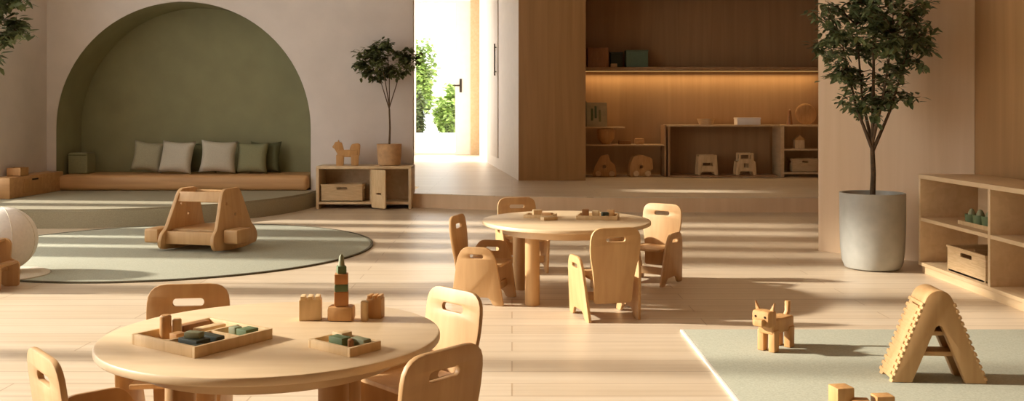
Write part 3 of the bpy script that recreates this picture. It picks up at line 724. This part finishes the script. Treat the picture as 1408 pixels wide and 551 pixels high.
# stools
def niche_stool(label, loc, slot):
    t = thing('toy_stool', label, 'stool', loc, 0, 'pale stools in the wood niche')
    if slot:
        p = rounded([(-.17, 0), (-.11, 0), (-.1, .06), (.1, .06), (.11, 0), (.17, 0), (.15, .22), (.12, .23), (.12, .36), (-.12, .36), (-.12, .23), (-.15, .22)], .015)
        holes = [rrect(-.035, .12, .035, .19, .006), rrect(-.085, .26, .085, .33, .012)]
    else:
        p = rounded([(-.17, 0), (-.11, 0), (-.1, .05), (.1, .05), (.11, 0), (.17, 0), (.15, .33), (-.15, .33)], .018)
        holes = [rrect(-.08, .15, .08, .2, .01)]
    for sy in (-1, 1): MB().panel([p] + holes, .02, T((0, sy * .1, 0)) @ XZ, .003).build('side_panel', 'toylight', t)
    MB().box((0, 0, .22 if slot else .31), (.27, .18, .02), bev=.003).build('seat', 'toylight', t)
niche_stool('pale toy stool with solid front at left under the niche shelf', (3.2, 15.56, .204), False)
niche_stool('pale toy stool with square window and open top in niche', (3.83, 15.56, .204), True)
# floor toys under the left unit
def wedge(label, loc, rz, prof, bits):
    t = thing('wooden_toy', label, 'toy', loc, rz, 'brown toys on the niche floor')
    MB().panel([rounded(prof, .03), circ(0, .16, .03, 12)], .16, XZ, .008).build('body', 'toy', t)
    for (x, z_, nm) in bits: MB().lathe([(0, -.015), (.045, -.015), (.05, 0), (.045, .015), (0, .015)], (0, 0, 0), 20).build(nm, 'toylight', t).matrix_local = T((x, -.1, z_)) @ Matrix.Rotation(R(90), 4, 'X')
wedge('peaked brown toy on the niche floor at far left', (1.52, 15.5, .18), R(-8), [(-.2, 0), (.2, 0), (.17, .2), (.1, .24), (.06, .36), (-.06, .34), (-.16, .16)], [(-.1, .05, 'wheel'), (.12, .05, 'wheel')])
wedge('brown animal-like toy right of the peaked one in niche', (2.1, 15.5, .18), R(10), [(-.2, 0), (.14, 0), (.16, .1), (.2, .12), (.18, .3), (.0, .36), (-.14, .32), (-.19, .18)], [(-.1, .05, 'wheel'), (.1, .05, 'wheel')])
# shelf goods
bk = thing('picture_book', 'pale picture book leaning on the left niche shelf', 'book', (1.40, 15.6, .992))
MB().box((0, .02, .2), (.34, .03, .4), rot=Euler((R(-8), 0, 0)), bev=.003).build('cover', 'paper', bk)
for k, (x, z_, mt) in enumerate(((-.08, .2, 'tgreen'), (-.02, .24, 'teal'), (.05, .18, 'tgrey'))): MB().box((x, .0, z_), (.035, .012, .2), rot=Euler((R(-8), 0, R(4 * k))), bev=.003).build('printed_stripe', mt, bk)
item('dark_book', 'dark green book standing at the left end of niche shelf', 'book', MB().box((0, 0, .21), (.05, .2, .42), bev=.004), 'tdark', (1.2, 15.66, .991), 0)
item('wooden_bowl', 'round brown wooden bowl on the second left niche shelf', 'bowl', MB().lathe([(0, 0), (.07, 0), (.14, .1), (.15, .22), (.13, .26), (.11, .2), (0, .06)], seg=24), 'toy', (1.55, 15.62, .701))
item('toy_block', 'flat wooden block beside the bowl on the niche shelf', 'block', blk(.2, .12, .06), 'toydark', (1.86, 15.62, .701))
item('toy_block', 'pale rounded block at right on the left niche shelf', 'block', blk(.16, .1, .1, .03), 'toy', (2.1, 15.6, .701))
item('storage_box', 'brown box at left on the high lit shelf', 'box', MB().box((0, 0, .16), (.34, .26, .32), bev=.008).box((0, -.132, .2), (.14, .01, .12), bev=.003), 'toydark', (1.42, 15.68, 1.97))
item('storage_box', 'teal box standing on the high lit shelf', 'box', MB().box((0, 0, .13), (.36, .24, .26), bev=.008).box((0, 0, .27), (.37, .25, .03), bev=.006), 'teal', (2.06, 15.68, 1.97))
item('dark_box', 'dark green box behind the teal box on high shelf', 'box', MB().box((0, 0, .12), (.2, .16, .24), bev=.008).box((0, 0, .25), (.21, .17, .02), bev=.004), 'tdark', (1.74, 15.8, 1.97))
item('toy_block', 'small pale block between the boxes on the high shelf', 'block', blk(.1, .1, .06), 'toylight', (1.68, 15.6, 1.97))
item('paper_box', 'flat white box on top of the middle niche unit', 'box', MB().box((0, 0, .05), (.38, .24, .1), bev=.006).box((0, 0, .105), (.39, .25, .025), bev=.004), 'white', (3.88, 15.6, 1.025))
item('wooden_basket', 'low brown basket on top of the middle niche unit', 'basket', MB().lathe([(0, 0), (.11, 0), (.15, .1), (.14, .1), (.1, .015), (0, .015)], seg=24), 'wicker', (3.2, 15.6, 1.025))
item('wooden_cone', 'thin brown wooden cone on the right niche unit', 'cone', MB().lathe([(0, 0), (.05, 0), (.05, .02), (.02, .24), (0, .26)], seg=18), 'toydark', (4.58, 15.6, 1.024))
rp = MB().lathe([(0, 0), (.17, 0), (.18, .015), (.15, .03), (0, .02)], seg=28)
bmesh.ops.rotate(rp.bm, matrix=Matrix.Rotation(R(80), 3, 'X'), verts=rp.bm.verts)
mn = min(v.co.z for v in rp.bm.verts); bmesh.ops.translate(rp.bm, vec=(0, 0, -mn), verts=rp.bm.verts)
item('wooden_plate', 'round brown plate leaning on the right niche unit', 'plate', rp, 'toy', (4.88, 15.72, 1.024))
tp = thing('toy_house', 'little pale toy house in the upper right cubby', 'toy', (4.72, 15.56, .634))
MB().box((0, 0, .07), (.16, .12, .14), bev=.004).build('wall', 'toylight', tp)
MB().panel([[(-.1, 0), (.1, 0), (0, .08)]], .14, T((0, 0, .14)) @ XZ, .002).build('roof', 'toy', tp)
crate('pale box with slot handle in the lower right cubby', 'storage_crate', (4.79, 15.58, .254), .42, .3, .22, 0, 'wicker')
